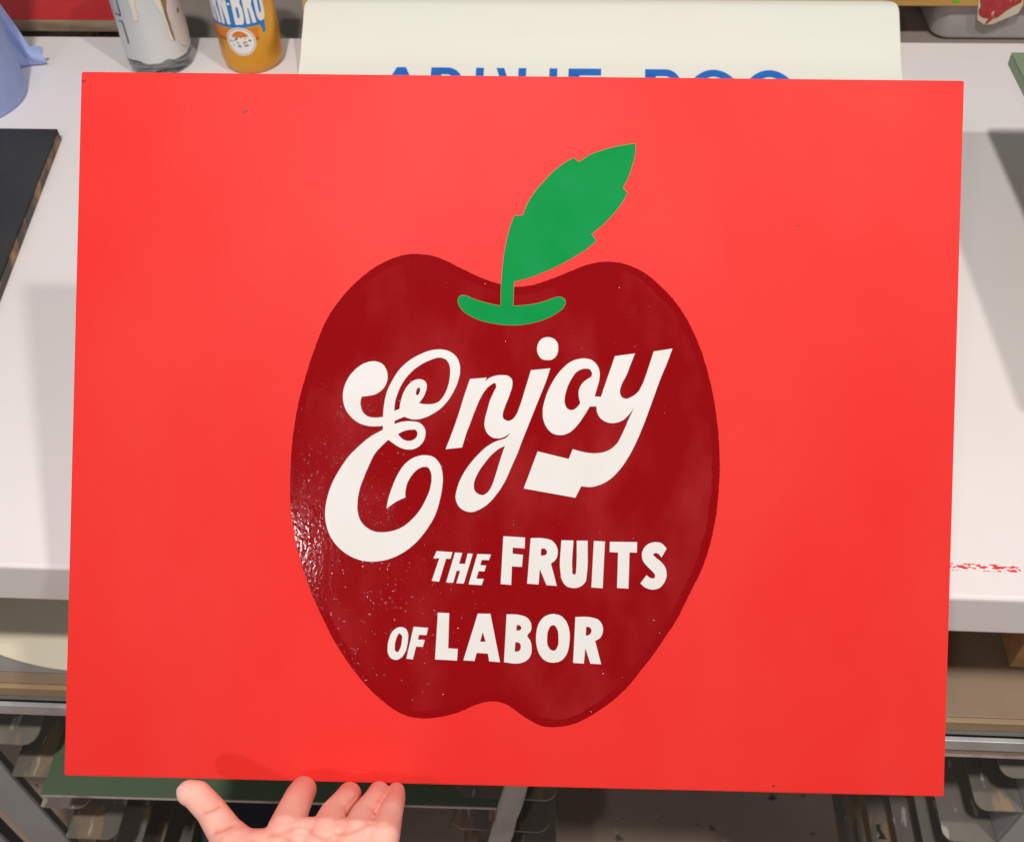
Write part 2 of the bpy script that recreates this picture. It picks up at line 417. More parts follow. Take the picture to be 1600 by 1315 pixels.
# middle post, wrapped in grey tape
bm = bmesh.new()
rows = []
for k in range(41):
    z = 0.69 - 0.69 * k / 40
    cx = -0.023 - 0.14 * (0.69 - z); rr = 0.0085 + 0.0016 * mnoise.noise(Vector((1.3, 2.2, z * 28)))
    rows.append([bm.verts.new((cx + rr * 1.25 * math.cos(a) * (1 + 0.10 * mnoise.noise(Vector((math.cos(a), math.sin(a), z * 40)))),
                               -0.012 + rr * 0.55 * math.sin(a), z)) for a in [2 * math.pi * i / 20 for i in range(20)]])
for a, b in zip(rows, rows[1:]):
    for i in range(20): bm.faces.new((a[i], a[(i + 1) % 20], b[(i + 1) % 20], b[i]))
for v in bm.verts: v.co -= Vector(OFFB)
from_bm('wrapped_post', bm, M['wrap'], bench, True)

# timber block under the bench top
tag(box('timber_block', (0, 0, 0), (0.09, 0.08, 0.09), M['pine'], None, 0.001, Matrix.Translation((0.3512, 0.048, 0.7315))), 'short pine block standing on the brown shelf under the bench', 'wood block')

# ------------------------------------------------------------------ ledge behind the bench
bm = bmesh.new(); add_box(bm, (-1.2, 0.712, 0.83), (1.2, 1.25, 0.872), 0.002)
tag(from_bm('back_ledge', bm, M['taupe']), 'taupe ledge running along the back edge of the white bench', 'ledge')

# ------------------------------------------------------------------ the sign
MB = Matrix(((*RB[0], OB[0]), (*RB[1], OB[1]), (*RB[2], OB[2]), (0, 0, 0, 1)))
sign = tag(empty('painted_sign', None, MB), 'bright red painted sign with a dark red apple lettered Enjoy the fruits of labor', 'sign')
bm = bmesh.new()
cs = [on_sign(*q)[:2] for q in ((127, 112), (1507, 126), (1475, 1244), (100, 1211))]
extrude_poly(bm, [tuple(c) for c in cs][::-1], -0.0045, 0.0)
nf = bmesh.ops.bevel(bm, geom=list(bm.edges), offset=0.0006, segments=2, affect='EDGES')
for f in bm.faces: f.material_index = 0 if abs(f.normal.z) > 0.98 or f.calc_area() > 1e-2 else 1
pn = from_bm('panel', bm, M['red'], sign)
pn.data.materials.append(M['red_edge'])
def S2(pts): return [tuple(on_sign(p[0], p[1])[:2]) for p in pts]

APPLE = parse('782.4,444 757.8,436.3 734.7,426.2 714.5,416.1 700,408.9 682.7,401.7 659.6,397.3 639.4,397.3 619.1,401.7 601.8,408.9 581.6,420.5 561.4,436.3 541.1,456.6 523.8,478.2 509.3,501.4 499.2,524.5 490.6,547.6 481.9,573.6 473.2,602.5 466,631.4 460.2,663.2 456.5,692 454.4,721 453.4,755.6 454,786.8 457.1,814.8 461.8,842.9 469.6,874 479,905.2 489.9,933.3 503.9,964.4 521,998.7 536.6,1023.7 555.3,1050.2 577.2,1075.1 599,1095.4 617.7,1109.4 636.4,1117.8 655.1,1121.5 676.9,1120.9 701.8,1116.6 723.7,1109.4 742.4,1101 758,1096.3 773.5,1095.2 787,1098 800,1105.3 808,1111 826.8,1124 842.3,1132.1 861,1135.3 879.8,1134.3 898.5,1129.7 917.2,1120.9 935.9,1109.4 957.7,1093.8 979.5,1073.5 1001.3,1047 1023.1,1019 1041.8,990.9 1057.4,967.6 1069.9,942.6 1082.4,917.7 1094.8,892.7 1104.2,867.8 1112,839.8 1118.2,808.6 1122.3,774.3 1124.3,743 1124.4,712.3 1122.4,677.6 1118,640 1112.3,608.3 1103.6,573.6 1093.5,541.8 1080.5,512.9 1066,486.9 1048.7,463.8 1031.4,446.5 1011.1,429.1 993.8,419 976.5,412.4 956.2,409.2 936,409.8 915.8,414.1 895.6,421.9 872.5,431.4 849.3,440.1 829.1,445.9 814.7,447.9 800,447.5')
ap = S2(smooth_path(APPLE, 9))
def rough_edge(L, amp, freq):
    out = []
    for x, y in L:
        q = mnoise.noise(Vector((x * freq, y * freq, 0.3))) + 0.6 * mnoise.noise(Vector((x * freq * 2.7, y * freq * 2.7, 4.1)))
        q2 = mnoise.noise(Vector((x * freq, y * freq, 9.3)))
        out.append((x + amp * q, y + amp * q2))
    return out
apple = filled('apple', [rough_edge(ap, 0.00022, 700)], 0.0, 0.00014, M['maroon'], sign)
inner = outset(ap, -0.0045)
filled('inner_coat', [rough_edge(inner, 0.0009, 180)], 0.0001, 0.00019, M['maroon_in'], apple)
apple['label'] = 'dark red glossy painted apple with rough brushed rim'

LEAF = parse('1248,97* 1245,160 1225,240 1200,310 1168,373* 1196,405* 1160,470 1100,545 1040,605 972,660* 1005,700* 940,755 860,805 770,855 680,895 590,930 492,956* 488,1030 485,1108* 560,1103 640,1090 700,1073 750,1055 780,1052 805,1065 812,1085 800,1115 760,1150 700,1183 620,1210 540,1225 450,1227 370,1218 290,1200 220,1170 170,1135 145,1095 143,1065 160,1043 185,1042 230,1060 300,1083 360,1098 410,1107* 409,1040 412,960 418,880 430,780 450,680 472,600 493,547* 547,543* 575,470 620,400 680,330 740,268 800,222 862,187* 895,213* 970,165 1050,137 1150,112', 680, 200, 3.985)
lf = S2(smooth_path(LEAF, 7))
leaf = filled('leaf', [lf], 0.0002, 0.00032, M['green'], sign)
leaf['label'] = 'flat green painted leaf with notched edge, stem and curved base'
filled('leaf_undercoat', [outset(lf, 0.00014)], 0.0, 0.00020, M['tan_edge'], sign)

Z2 = (490, 520, 3.553); Z3 = (690, 520, 4.2105); Z4 = (590, 820, 3.3333)
GLYPHS = [
 ('white script capital E of the word Enjoy', Z2, [
  '345,158 385,175 408,215 410,260 390,305 345,340 300,350 268,354* 262,375 263,410 275,440 300,462 335,470 386,466* 388,430 395,380 410,320 440,260 480,200 530,155 590,120 650,98 710,92 755,103 790,130 810,170 813,215 803,265 780,320 750,370 710,415 660,450 610,472 560,480 530,475 505,465* 480,475 450,488* 450,505* 490,493 540,490 590,500 615,525 622,560 610,600 585,630 550,645 510,645 470,630 440,610 415,592* 380,625 340,670 310,730 280,800 258,860 245,930 245,990 260,1040 290,1075 330,1098 380,1105 430,1100 490,1078 540,1040 585,990 620,930 645,870 655,810 650,770 635,745 615,742 580,755 545,790 520,835 510,880 510,912* 470,930 405,972* 415,920 435,860 465,790 510,725 560,690 620,678 665,688 700,725 716,780 715,850 700,930 675,1010 635,1080 580,1150 510,1210 430,1250 350,1267 270,1262 200,1235 140,1190 95,1130 70,1060 65,980 80,900 110,820 150,750 200,680 250,630 310,580 385,537* 386,515* 350,518 300,515 250,498 205,462 175,415 163,360 168,310 190,255 230,205 280,170',
  '448,433* 452,390 465,340 490,285 530,230 590,180 650,150 700,137 735,148 755,180 758,230 748,290 725,345 690,385 650,395 615,395 585,390* 610,355 626,315 628,285 615,265 590,257 560,262 530,285 505,320 488,365 480,400 478,421*',
  '577,308 588,303 592,315 588,332 577,345 569,341 570,325',
  '468,562* 500,545 540,537 570,540 577,555 570,580 545,597 515,598 490,585']),
 ('white script letters n and j joined', Z3, [
  '187,303* 297,294* 285,320* 312,298 350,283 400,278 440,284 462,305 465,345 455,385 435,440 415,490 403,530 405,560 420,573 445,578 470,565 490,540 515,480 550,370 588,245* 715,233* 690,310 650,410 610,510 570,610 530,710 500,790 460,880 420,970 370,1050 320,1110 260,1155 200,1177 150,1168 110,1135 92,1085 100,1030 130,950 180,870 240,800 300,745 360,712 430,685 452,657* 410,685 370,693 330,685 298,655 283,615 285,570 300,510 320,440 345,385 360,345 352,330 320,345 285,380 250,440 220,510 190,590 160,670 135,753* 27,764* 60,680 110,540 150,410',
  '417,742* 380,760 330,800 280,860 235,930 213,990 218,1035 240,1058 275,1065 300,1050 325,1015 350,950 375,870 400,790']),
 ('round white dot over the j', Z3, ['698,28 740,40 764,72 767,105 755,150 728,174 695,179 660,172 635,140 628,102 638,65 662,38']),
 ('white script letters o and y joined with a square tail', Z3, [
  '940,168 990,180 1025,215 1040,265 1035,320 1020,370 1007,418* 1048,420* 1065,370 1100,270 1140,153* 1272,135* 1250,190 1215,280 1180,350 1173,395 1185,422 1215,433 1250,420 1290,390 1320,340 1350,260 1395,122* 1518,103* 1490,180 1440,300 1400,410 1360,520 1310,650 1270,740 1220,830 1170,900 1110,960 1050,995 980,1013 918,1008* 880,1083* 540,1022* 632,778* 836,828* 862,764* 920,780 1000,791 1060,785 1110,765 1150,730 1190,660 1225,580 1265,493* 1230,540 1190,575 1140,592 1090,588 1045,560 1022,520 1018,483* 975,484* 940,540 890,610 840,655 780,672 730,660 690,620 668,560 666,500 680,440 705,370 750,290 800,230 860,185 900,172',
  '940,235 975,240 990,265 985,288* 950,310 920,340 902,380 903,420 913,460* 890,490 860,507 830,500 812,470 810,430 820,380 850,310 890,255']),
 ('small slanted white T of THE', Z4, ['308,135* 390,140* 380,175* 357,174* 321,294* 282,290* 322,172* 291,173*']),
 ('small slanted white H of THE', Z4, ['404,142* 441,144* 425,200* 456,202* 470,147* 496,149* 449,304* 410,302* 430,238* 412,237* 394,299* 357,297*']),
 ('small slanted white E of THE', Z4, ['520,150* 590,152* 580,182* 543,181* 535,208* 566,209* 557,240* 526,239* 515,278* 553,279* 542,312* 474,308*']),
 ('bold white F of FRUITS', Z4, ['655,57* 768,64* 766,121* 704,117* 703,148* 757,154* 752,217* 700,214* 696,311* 641,306*']),
 ('bold white R of FRUITS', Z4, ['797,67* 870,69 910,82 933,112 938,145 927,180 903,200* 934,316* 879,312* 845,228* 838,308* 779,304*', '852,122* 870,122 882,138 878,152 862,158 850,157*']),
 ('bold white U of FRUITS', Z4, ['957,78* 1020,80* 1014,230 1016,252 1025,258 1032,250 1034,230 1037,81* 1094,81* 1090,250 1082,295 1055,320 1020,327 985,318 962,290 952,240']),
 ('bold white I of FRUITS', Z4, ['1126,82* 1184,85* 1172,328* 1113,324*']),
 ('bold white T of FRUITS', Z4, ['1210,86* 1352,88* 1350,143* 1312,142* 1306,330* 1247,327* 1252,142* 1208,140*']),
 ('bold white S of FRUITS', Z4, ['1505,122* 1480,95 1450,88 1415,95 1388,118 1376,150 1382,185 1405,215 1430,240 1445,262 1440,275 1425,276 1400,260* 1368,303* 1395,325 1430,335 1465,328 1492,300 1505,260 1498,220 1475,190 1445,165 1435,152 1445,145 1460,148 1478,168*']),
 ('small slanted white O of OF', Z4, ['118,530 145,537 158,560 158,600 150,645 130,682 100,700 72,693 55,668 53,630 62,585 80,550', '115,563 127,575 126,605 118,640 104,660 93,655 90,630 96,595']),
 ('small slanted white F of OF', Z4, ['188,528* 264,534* 255,572* 216,570* 210,595* 246,597* 236,633* 201,631* 184,698* 150,694*']),
 ('bold white L of LABOR', Z4, ['314,455* 373,458* 368,640* 418,643* 414,704* 299,698*']),
 ('bold white A of LABOR', Z4, ['522,460* 588,461* 638,712* 581,708* 575,668* 516,664* 505,706* 447,703*', '548,556* 563,606* 534,606*']),
 ('bold white B of LABOR', Z4, ['672,463* 740,467 780,482 800,515 798,550 780,575 795,600 802,630 798,675 775,705 740,718 658,713*', '726,519* 742,522 749,535 742,546 722,547*', '718,609* 738,612 746,630 742,648 730,657 714,656*']),
 ('bold white O of LABOR', Z4, ['915,462 955,472 985,505 1000,560 998,620 985,670 955,705 915,715 875,706 845,675 828,625 826,570 838,515 870,475', '918,520 935,540 942,585 938,630 922,652 905,650 888,630 883,590 890,545 905,523']),
 ('bold white R of LABOR', Z4, ['1030,477* 1110,479 1150,492 1170,520 1173,555 1160,585 1133,602* 1164,723* 1108,720* 1082,640* 1074,720* 1018,716*', '1087,528* 1102,530 1114,545 1110,562 1096,573 1084,573*']),
]
for lab, zz, loops in GLYPHS:
    L = [S2(smooth_path(parse(s, *zz), 6)) for s in loops]
    L = [rough_edge(l, 0.00007, 500) for l in L]
    o = filled('letter', L, 0.00026, 0.00036, M['cream_paint'], apple); o['label'] = lab
    o2 = filled('letter_rim', [outset(L[0], 0.00024)] + [outset(h, -0.00024) for h in L[1:]], 0.00014, 0.00026, M['dark_edge'], apple)
# small nicks in the red paint
for pts in ('378,176 386,172 387,174 380,178', '128,126 134,125 134,127 128,130', '564,261 566,261 566,263 564,263', '1245,352 1249,352 1249,354 1246,354', '1206,1226 1211,1226 1210,1229 1207,1229'):
    filled('paint_nick', [S2(parse(pts))], 0.0, 0.00008, M['dark'], sign)

# ------------------------------------------------------------------ the hand
def hp(px, py, n): return sign_w(on_sign(px, py, n))
def capsule_chain(bm, pts, seg=40):
    """sphere-swept tapered chain, closed; pts = [(xyz, r), ...]"""
    for (a, ra), (b, rb) in zip(pts, pts[1:]):
        a, b = np.array(a), np.array(b); d = b - a; L = np.linalg.norm(d); d = d / L
        u = np.cross(d, [0.3, 0.5, 0.81]); u /= np.linalg.norm(u); v = np.cross(d, u)
        rings = []
        for k in range(7):
            t = math.pi / 2 * (1 - k / 6); rings.append((a - d * ra * math.sin(t), ra * math.cos(t)))
        for k in range(7):
            t = math.pi / 2 * k / 6; rings.append((b + d * rb * math.sin(t), rb * math.cos(t)))
        vs = []
        for c, r in rings:
            r = max(r, 1e-5)
            vs.append([bm.verts.new(c + r * (math.cos(2*math.pi*i/seg) * u + math.sin(2*math.pi*i/seg) * v)) for i in range(seg)])
        for p, q in zip(vs, vs[1:]):
            for i in range(seg): bm.faces.new((p[i], p[(i+1) % seg], q[(i+1) % seg], q[i]))
        bm.faces.new(vs[0][::-1]); bm.faces.new(vs[-1])
bm = bmesh.new()
def chain(*p): capsule_chain(bm, [(hp(x, y, n), r) for x, y, n, r in p])
wrist = (455, 1500, 0.105)
chain((474, 1233, 0.0095, 0.0076), (468, 1243, 0.018, 0.0081), (459, 1263, 0.034, 0.0086), (446, 1298, 0.055, 0.0100), (432, 1360, 0.070, 0.0125), (*wrist, 0.022))
chain((546, 1240, 0.0080, 0.0069), (540, 1250, 0.017, 0.0074), (520, 1271, 0.036, 0.0075), (510, 1302, 0.056, 0.0098), (480, 1370, 0.072, 0.0125), (*wrist, 0.022))
chain((592, 1237, 0.0112, 0.0062), (585.5, 1248, 0.021, 0.0063), (566, 1271, 0.038, 0.0065), (558, 1304, 0.056, 0.0095), (525, 1380, 0.073, 0.0125), (*wrist, 0.022))
chain((619, 1236, 0.0062, 0.0052), (617, 1248, 0.015, 0.0060), (610, 1271, 0.036, 0.0068), (599, 1306, 0.056, 0.0088), (570, 1390, 0.074, 0.0130), (*wrist, 0.022))
chain((296, 1238, 0.038, 0.0070), (308, 1242, 0.039, 0.0079), (330, 1266, 0.044, 0.0081), (351, 1298, 0.053, 0.0092), (372, 1330, 0.062, 0.0130), (400, 1380, 0.075, 0.018), (*wrist, 0.022))
chain((374, 1311, 0.060, 0.0055), (432, 1313, 0.058, 0.0062))
chain((444, 1303, 0.055, 0.0090), (510, 1304, 0.055, 0.0090), (558, 1306, 0.055, 0.0088), (599, 1308, 0.055, 0.0085))
chain((390, 1335, 0.064, 0.0120), (444, 1325, 0.058, 0.0115), (510, 1325, 0.058, 0.0115), (590, 1330, 0.058, 0.0115))
chain((385, 1365, 0.070, 0.0140), (470, 1360, 0.068, 0.0130), (575, 1360, 0.068, 0.0125))
chain((*wrist, 0.023), (430, 1800, 0.20, 0.030), (420, 2150, 0.26, 0.036))
me = bpy.data.meshes.new('hand'); bm.to_mesh(me); bm.free()
ho = bpy.data.objects.new('hand', me); COL.objects.link(ho)
rm = ho.modifiers.new('r', 'REMESH'); rm.mode = 'VOXEL'; rm.voxel_size = 0.00065
sm = ho.modifiers.new('s', 'SMOOTH'); sm.factor = 0.5; sm.iterations = 14
dg = bpy.context.evaluated_depsgraph_get()
me2 = bpy.data.meshes.new_from_object(ho.evaluated_get(dg))
ho.modifiers.clear(); ho.data = me2; me2.name = 'hand'
V = np.empty(len(me2.vertices) * 3); me2.vertices.foreach_get('co', V); V = V.reshape(-1, 3)
NV = np.empty(len(me2.vertices) * 3); me2.vertices.foreach_get('normal', NV); NV = NV.reshape(-1, 3)
loc = (V - OB) @ RB
def crease(a, b, depth, wd, bulge=0.4):
    """skin fold along a segment on the palm side"""
    global V, CRZ
    A, B = on_sign(*a), on_sign(*b)
    d = B - A; L2 = d @ d
    t = np.clip(((loc - A) @ d) / L2, -0.15, 1.15)
    q = loc - (A + t[:, None] * d); q[:, 2] *= 0.08
    r = np.linalg.norm(q, axis=1); fade = np.clip((1.15 - np.abs(t * 2 - 1)) / 0.35, 0, 1)
    fade = fade * np.clip(((NV @ RB)[:, 2] - 0.05) / 0.25, 0, 1)
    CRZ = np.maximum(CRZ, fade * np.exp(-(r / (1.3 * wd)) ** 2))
    V -= NV * (depth * fade * (np.exp(-(r / wd) ** 2) - bulge * np.exp(-((r - 2.6 * wd) / (1.6 * wd)) ** 2)))[:, None]
CRZ = np.zeros(len(V))
CR = [((448, 1235, .022), (490, 1238, .022)), ((430, 1264, .044), (480, 1267, .044)), ((522, 1243, .020), (562, 1245, .020)), ((498, 1271, .045), (545, 1272, .045)),
      ((572, 1239, .020), (606, 1242, .020)), ((548, 1272, .045), (588, 1272, .045)), ((604, 1242, .018), (632, 1242, .018)), ((590, 1272, .045), (634, 1272, .045)),
      ((316, 1268, .051), (350, 1255, .051)), ((331, 1300, .062), (372, 1284, .062))]
for a, b in CR: crease(a, b, 0.0008, 0.0009, 0.15)
for a, b in (((420, 1303, .066), (470, 1296, .066)), ((470, 1296, .066), (520, 1310, .066)), ((520, 1310, .066), (560, 1330, .07)), ((585, 1288, .062), (520, 1305, .064)), ((440, 1303, .066), (500, 1340, .075))):
    crease(a, b, 0.0004, 0.0008, 0.1)
crease((607, 1224, .010), (588.5, 1274, .040), 0.0005, 0.0014, 0.0)  # ring and little finger boundary, its dark gap line painted as crease shade
me2.vertices.foreach_set('co', V.ravel()); me2.update()
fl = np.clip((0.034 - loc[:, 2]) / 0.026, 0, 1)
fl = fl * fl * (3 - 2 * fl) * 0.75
fl = fl * 0.75 + 0.5 * CRZ  # fingertip redness, plus crease shade painted into the skin colour
at = me2.attributes.new('flush_crease_shade', 'FLOAT', 'POINT'); at.data.foreach_set('value', np.clip(fl, 0, 1).astype(np.float32))
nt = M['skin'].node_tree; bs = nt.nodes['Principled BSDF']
an = nt.nodes.new('ShaderNodeAttribute'); an.attribute_name = 'flush_crease_shade'
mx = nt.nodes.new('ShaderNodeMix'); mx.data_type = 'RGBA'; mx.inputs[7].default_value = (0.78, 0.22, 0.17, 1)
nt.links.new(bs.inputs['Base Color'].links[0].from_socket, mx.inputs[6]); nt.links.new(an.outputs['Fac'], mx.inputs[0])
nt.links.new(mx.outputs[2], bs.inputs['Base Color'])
me2.materials.clear(); me2.materials.append(M['skin'])
for p in me2.polygons: p.use_smooth = True
org = hp(470, 1330, 0.07)
me2.transform(Matrix.Translation(Vector(-org))); ho.location = org
tag(ho, 'left hand, palm up with spread thumb, holding the bottom edge of the red sign', 'hand')
# thumb nail
bm = bmesh.new(); bmesh.ops.create_uvsphere(bm, u_segments=24, v_segments=14, radius=1.0)
c = Vector(hp(285.5, 1240, 0.0425)) - Vector(org)
ax = Vector(hp(294, 1252, 0.043)) - Vector(hp(284, 1228, 0.0415)); ax.normalize()
out = (Vector(hp(280, 1245, 0.047)) - Vector(hp(296, 1237, 0.039))).normalized()
sd = out.cross(ax).normalized(); ax = sd.cross(out)
for v in bm.verts: v.co = c + ax * v.co.x * 0.0048 + sd * v.co.y * 0.0042 + out * v.co.z * 0.0014
from_bm('thumbnail', bm, M['nail'], ho, True)

# ------------------------------------------------------------------ drink can
can = tag(empty('drink_can', (-0.3455, 0.655, 0.9)), 'orange and blue soft drink can with big white lettering on the bench', 'can')
RC = 0.0325
lathe('body', [(0, 0.003), (0.024, 0.003), (0.0265, 0.0), (0.0285, 0.0015), (0.0315, 0.008), (RC, 0.014), (RC, 0.150), (0.030, 0.158), (0.0265, 0.163)], M['can_gold'], can, 96)
lathe('lid', [(0.0265, 0.163), (0.0272, 0.1645), (0.0262, 0.166), (0.0245, 0.1652), (0.0235, 0.160), (0, 0.160)], M['can_lid'], can, 64)
def wrap(name, loops, m, parent, lift, ang0=0.0, thick=0.00012):
    """flat drawing (metres round the can, height) bent round the can's wall"""
    o = filled(name, loops, 0, thick, m, parent)
    bm = bmesh.new(); bm.from_mesh(o.data)
    xs = [v.co.x for v in bm.verts]; x = min(xs)
    while x < max(xs):
        x += 0.002
        bmesh.ops.bisect_plane(bm, geom=list(bm.verts) + list(bm.edges) + list(bm.faces), plane_co=(x, 0, 0), plane_no=(1, 0, 0))
    for v in bm.verts:
        a = -math.pi / 2 + ang0 + v.co.x / RC; r = RC + lift + v.co.z
        v.co = Vector((r * math.cos(a), r * math.sin(a), v.co.y))
    bm.to_mesh(o.data); bm.free(); return o
# photo pixel -> (round-the-can metres, height) on the can's wall
CC = np.array([-0.3455, 0.655, 0.9])
def on_can(px, py):
    d = ray(px, py); o = CAM - CC
    A = d[0]**2 + d[1]**2; B = o[0]*d[0] + o[1]*d[1]; C_ = o[0]**2 + o[1]**2 - RC**2
    D = max(B*B - A*C_, 0); t = (-B - math.sqrt(D)) / A
    p = o + d * t
    return ((math.atan2(p[1], p[0]) + math.pi / 2) * RC, p[2])
def cz(s): return [(on_can(160 + x / 5.161, y / 5.161)) for x, y, _ in parse(s)]
H0 = on_can(393, 40)[1]
zb = on_can(385, 43)[1]      # lower edge of the blue band
wrap('blue_label', [[(-0.060, zb), (0.0235, zb), (0.0250, zb - 0.004), (0.0257, zb - 0.010), (0.0290, zb - 0.0085), (0.0297, zb + 0.004), (0.0290, 0.130), (-0.060, 0.130)]], M['can_blue'], can, 0.00008)
wrap('orange_band', [[(-0.060, zb - 0.012), (0.020, zb - 0.012), (0.021, zb - 0.002), (-0.060, zb - 0.002)]], M['can_orange'], can, 0.00004)
wrap('dark_band', [[(-0.060, zb - 0.0155), (0.0195, zb - 0.0155), (0.020, zb - 0.012), (-0.060, zb - 0.0120)]], M['can_dark'], can, 0.00004)
LET = {
 'I': [[(0, 0), (.34, 0), (.34, 1), (0, 1)]],
 'R': [[(0, 0), (.28, 0), (.28, .38), (.36, .38), (.46, 0), (.76, 0), (.62, .44), (.72, .54), (.74, .74), (.70, .90), (.58, 1), (0, 1)], [(.28, .58), (.42, .58), (.46, .70), (.42, .82), (.28, .82)]],
 'N': [[(0, 0), (.26, 0), (.26, .52), (.50, 0), (.76, 0), (.76, 1), (.50, 1), (.50, .48), (.26, 1), (0, 1)]],
 'B': [[(0, 0), (.56, 0), (.68, .07), (.74, .2), (.74, .38), (.64, .51), (.72, .62), (.72, .82), (.66, .94), (.56, 1), (0, 1)], [(.27, .16), (.42, .16), (.46, .22), (.46, .36), (.42, .42), (.27, .42)], [(.27, .60), (.40, .60), (.44, .66), (.44, .78), (.40, .84), (.27, .84)]],
 'U': [[(0, 1), (0, .2), (.08, .06), (.22, 0), (.52, 0), (.66, .06), (.74, .2), (.74, 1), (.47, 1), (.47, .24), (.42, .18), (.32, .18), (.27, .24), (.27, 1)]],
}
hl = 0.044
xR, xU = on_can(160 + 1185 / 5.161, 20)[0], on_can(160 + 1340 / 5.161, 15)[0]
zl = on_can(385, 38)[1]
step = 0.0116; wl = 0.0133
xB = on_can(160 + 1072 / 5.161, 190 / 5.161)[0]
for ch, x in (('I', xB - 0.0325), ('R', xB - 0.0265), ('N', xB - 0.0152), ('B', xB), ('R', xB + 0.0113), ('U', xB + 0.0228)):
    wrap('letter', [[(x + a * wl, zl + b * hl) for a, b in l] for l in LET[ch]], M['can_white'], can, 0.00022)
xd = xB - 0.0030
wrap('letter_dot', [[(xd + 0.0014 * math.cos(a), zl + hl * 0.5 + 0.0014 * math.sin(a)) for a in [2*math.pi*i/16 for i in range(16)]]], M['can_white'], can, 0.00022)
bc = on_can(160 + 1118 / 5.161, 338 / 5.161)
def disc(r, n=40): return [(bc[0] + r * math.cos(2*math.pi*i/n), bc[1] + r * 1.02 * math.sin(2*math.pi*i/n)) for i in range(n)]
badge = wrap('badge', [disc(0.0152)], M['can_white'], can, 0.00028)
wrap('badge_ring', [disc(0.0140), disc(0.0136)], M['can_ink'], badge, 0.00042, 0, 0.00005)
wrap('badge_top', [[(bc[0] + 0.0095 * math.cos(a), bc[1] + 0.001 + 0.0105 * math.sin(a)) for a in [math.pi * (0.12 + 0.76 * i / 14) for i in range(15)]]], M['can_orange'], badge, 0.00042, 0, 0.00005)
random.seed(12)
for k in range(26):
    a = random.uniform(0, 6.28); rr = random.uniform(0.003, 0.0115)
    x, y = bc[0] + rr * math.cos(a), bc[1] + rr * math.sin(a) - 0.001
    q = random.uniform(0.0006, 0.0013); s_ = random.uniform(0.0004, 0.0009); th = random.uniform(0, 3.1)
    c1, s1 = math.cos(th), math.sin(th)
    wrap('badge_mark', [[(x + c1*u - s1*v, y + s1*u + c1*v) for u, v in ((-q, -s_), (q, -s_*0.6), (q*0.8, s_), (-q*0.7, s_*0.7))]], M['can_ink'], badge, 0.00048, 0, 0.00005)

# ------------------------------------------------------------------ glass jar of paint
JC = (-0.4460, 0.651, 0.9)
jar = tag(empty('glass_jar', JC), 'straight glass jar coated inside with dried greyish white paint', 'jar')
RJ = 0.0345
lathe('glass', [(0, 0.004), (0.026, 0.003), (0.029, 0.0), (0.032, 0.0005), (0.0337, 0.004), (RJ, 0.012), (RJ, 0.135), (0.0338, 0.138), (0.0335, 0.136), (RJ - 0.0004, 0.016), (0.030, 0.011), (0, 0.010)], M['glass'], jar, 96)
RJ_in = RJ + 0.00035
bm = bmesh.new(); rows = []
for k in range(31):
    row = []
    for i in range(96):
        a = 2 * math.pi * i / 96
        low = 0.017 + 0.005 * max(0, mnoise.noise(Vector((math.cos(a) * 2.2, math.sin(a) * 2.2, 0.5)))) 
        z = low + (0.128 - low) * k / 30
        r = RJ_in - 0.0002 + 0.0001 * mnoise.noise(Vector((math.cos(a) * 3, math.sin(a) * 3, z * 60)))
        row.append(bm.verts.new((r * math.cos(a), r * math.sin(a), z)))
    rows.append(row)
for a, b in zip(rows, rows[1:]):
    for i in range(96): bm.faces.new((a[i], a[(i+1) % 96], b[(i+1) % 96], b[i]))
from_bm('paint_coat', bm, M['jarpaint'], jar, True)
JCn = np.array(JC)
def on_jar(px, py, r):
    d = ray(px, py); o = CAM - JCn
    A = d[0]**2 + d[1]**2; B = o[0]*d[0] + o[1]*d[1]; C_ = o[0]**2 + o[1]**2 - r**2
    t = (-B - math.sqrt(max(B*B - A*C_, 0))) / A
    p = o + d * t
    return math.atan2(p[1], p[0]), p[2]
def jar_patch(name, s, m, r, thick, sharp=False):
    pts = [on_jar(160 + x / 5.161, y / 5.161, r) for x, y, _ in parse(s)]
    o = filled(name, [smooth_path([(a * r, z, sharp) for a, z in pts], 4)], 0, thick, m, jar)
    bm = bmesh.new(); bm.from_mesh(o.data)
    xs = [v.co.x for v in bm.verts]; x = min(xs)
    while x < max(xs):
        x += 0.002
        bmesh.ops.bisect_plane(bm, geom=list(bm.verts) + list(bm.edges) + list(bm.faces), plane_co=(x, 0, 0), plane_no=(1, 0, 0))
    for v in bm.verts:
        a = v.co.x / r; q = r + v.co.z; v.co = Vector((q * math.cos(a), q * math.sin(a), v.co.y))
    bm.to_mesh(o.data); bm.free()
RO = RJ + 0.0006
jar_patch('paint_drip', '205,-60 240,-60 262,60 285,150 278,172 262,168 245,120 225,50', M['jarcream'], RO, 0.0006)
jar_patch('paint_smear', '380,-60 470,-60 500,60 530,180 570,320 560,330 520,220 470,110 420,30', M['jarcream'], RO, 0.0004)
jar_patch('paint_smear', '490,-60 620,-60 655,40 668,150 690,240 700,330 670,370 640,360 600,300 570,200 540,170 515,90', M['jarpink'], RO, 0.00045)
jar_patch('brown_drip', '470,-60 490,-60 515,90 540,180 575,290 585,330 565,300 525,190 490,80', M['jarbrown'], RO, 0.0007)
jar_patch('brown_drip', '597,65 606,62 612,95 604,105', M['jarbrown'], RO, 0.0006)
jar_patch('marker_line', '108,0 114,0 150,128 144,132', M['jarline'], RO, 0.0001, True)
jar_patch('marker_line', '108,105 148,126 147,132 104,110', M['jarline'], RO, 0.0001, True)
jar_patch('marker_line', '130,165 160,172 172,200 215,345 210,360 166,205 155,178 130,170', M['jarline'], RO, 0.0001, True)

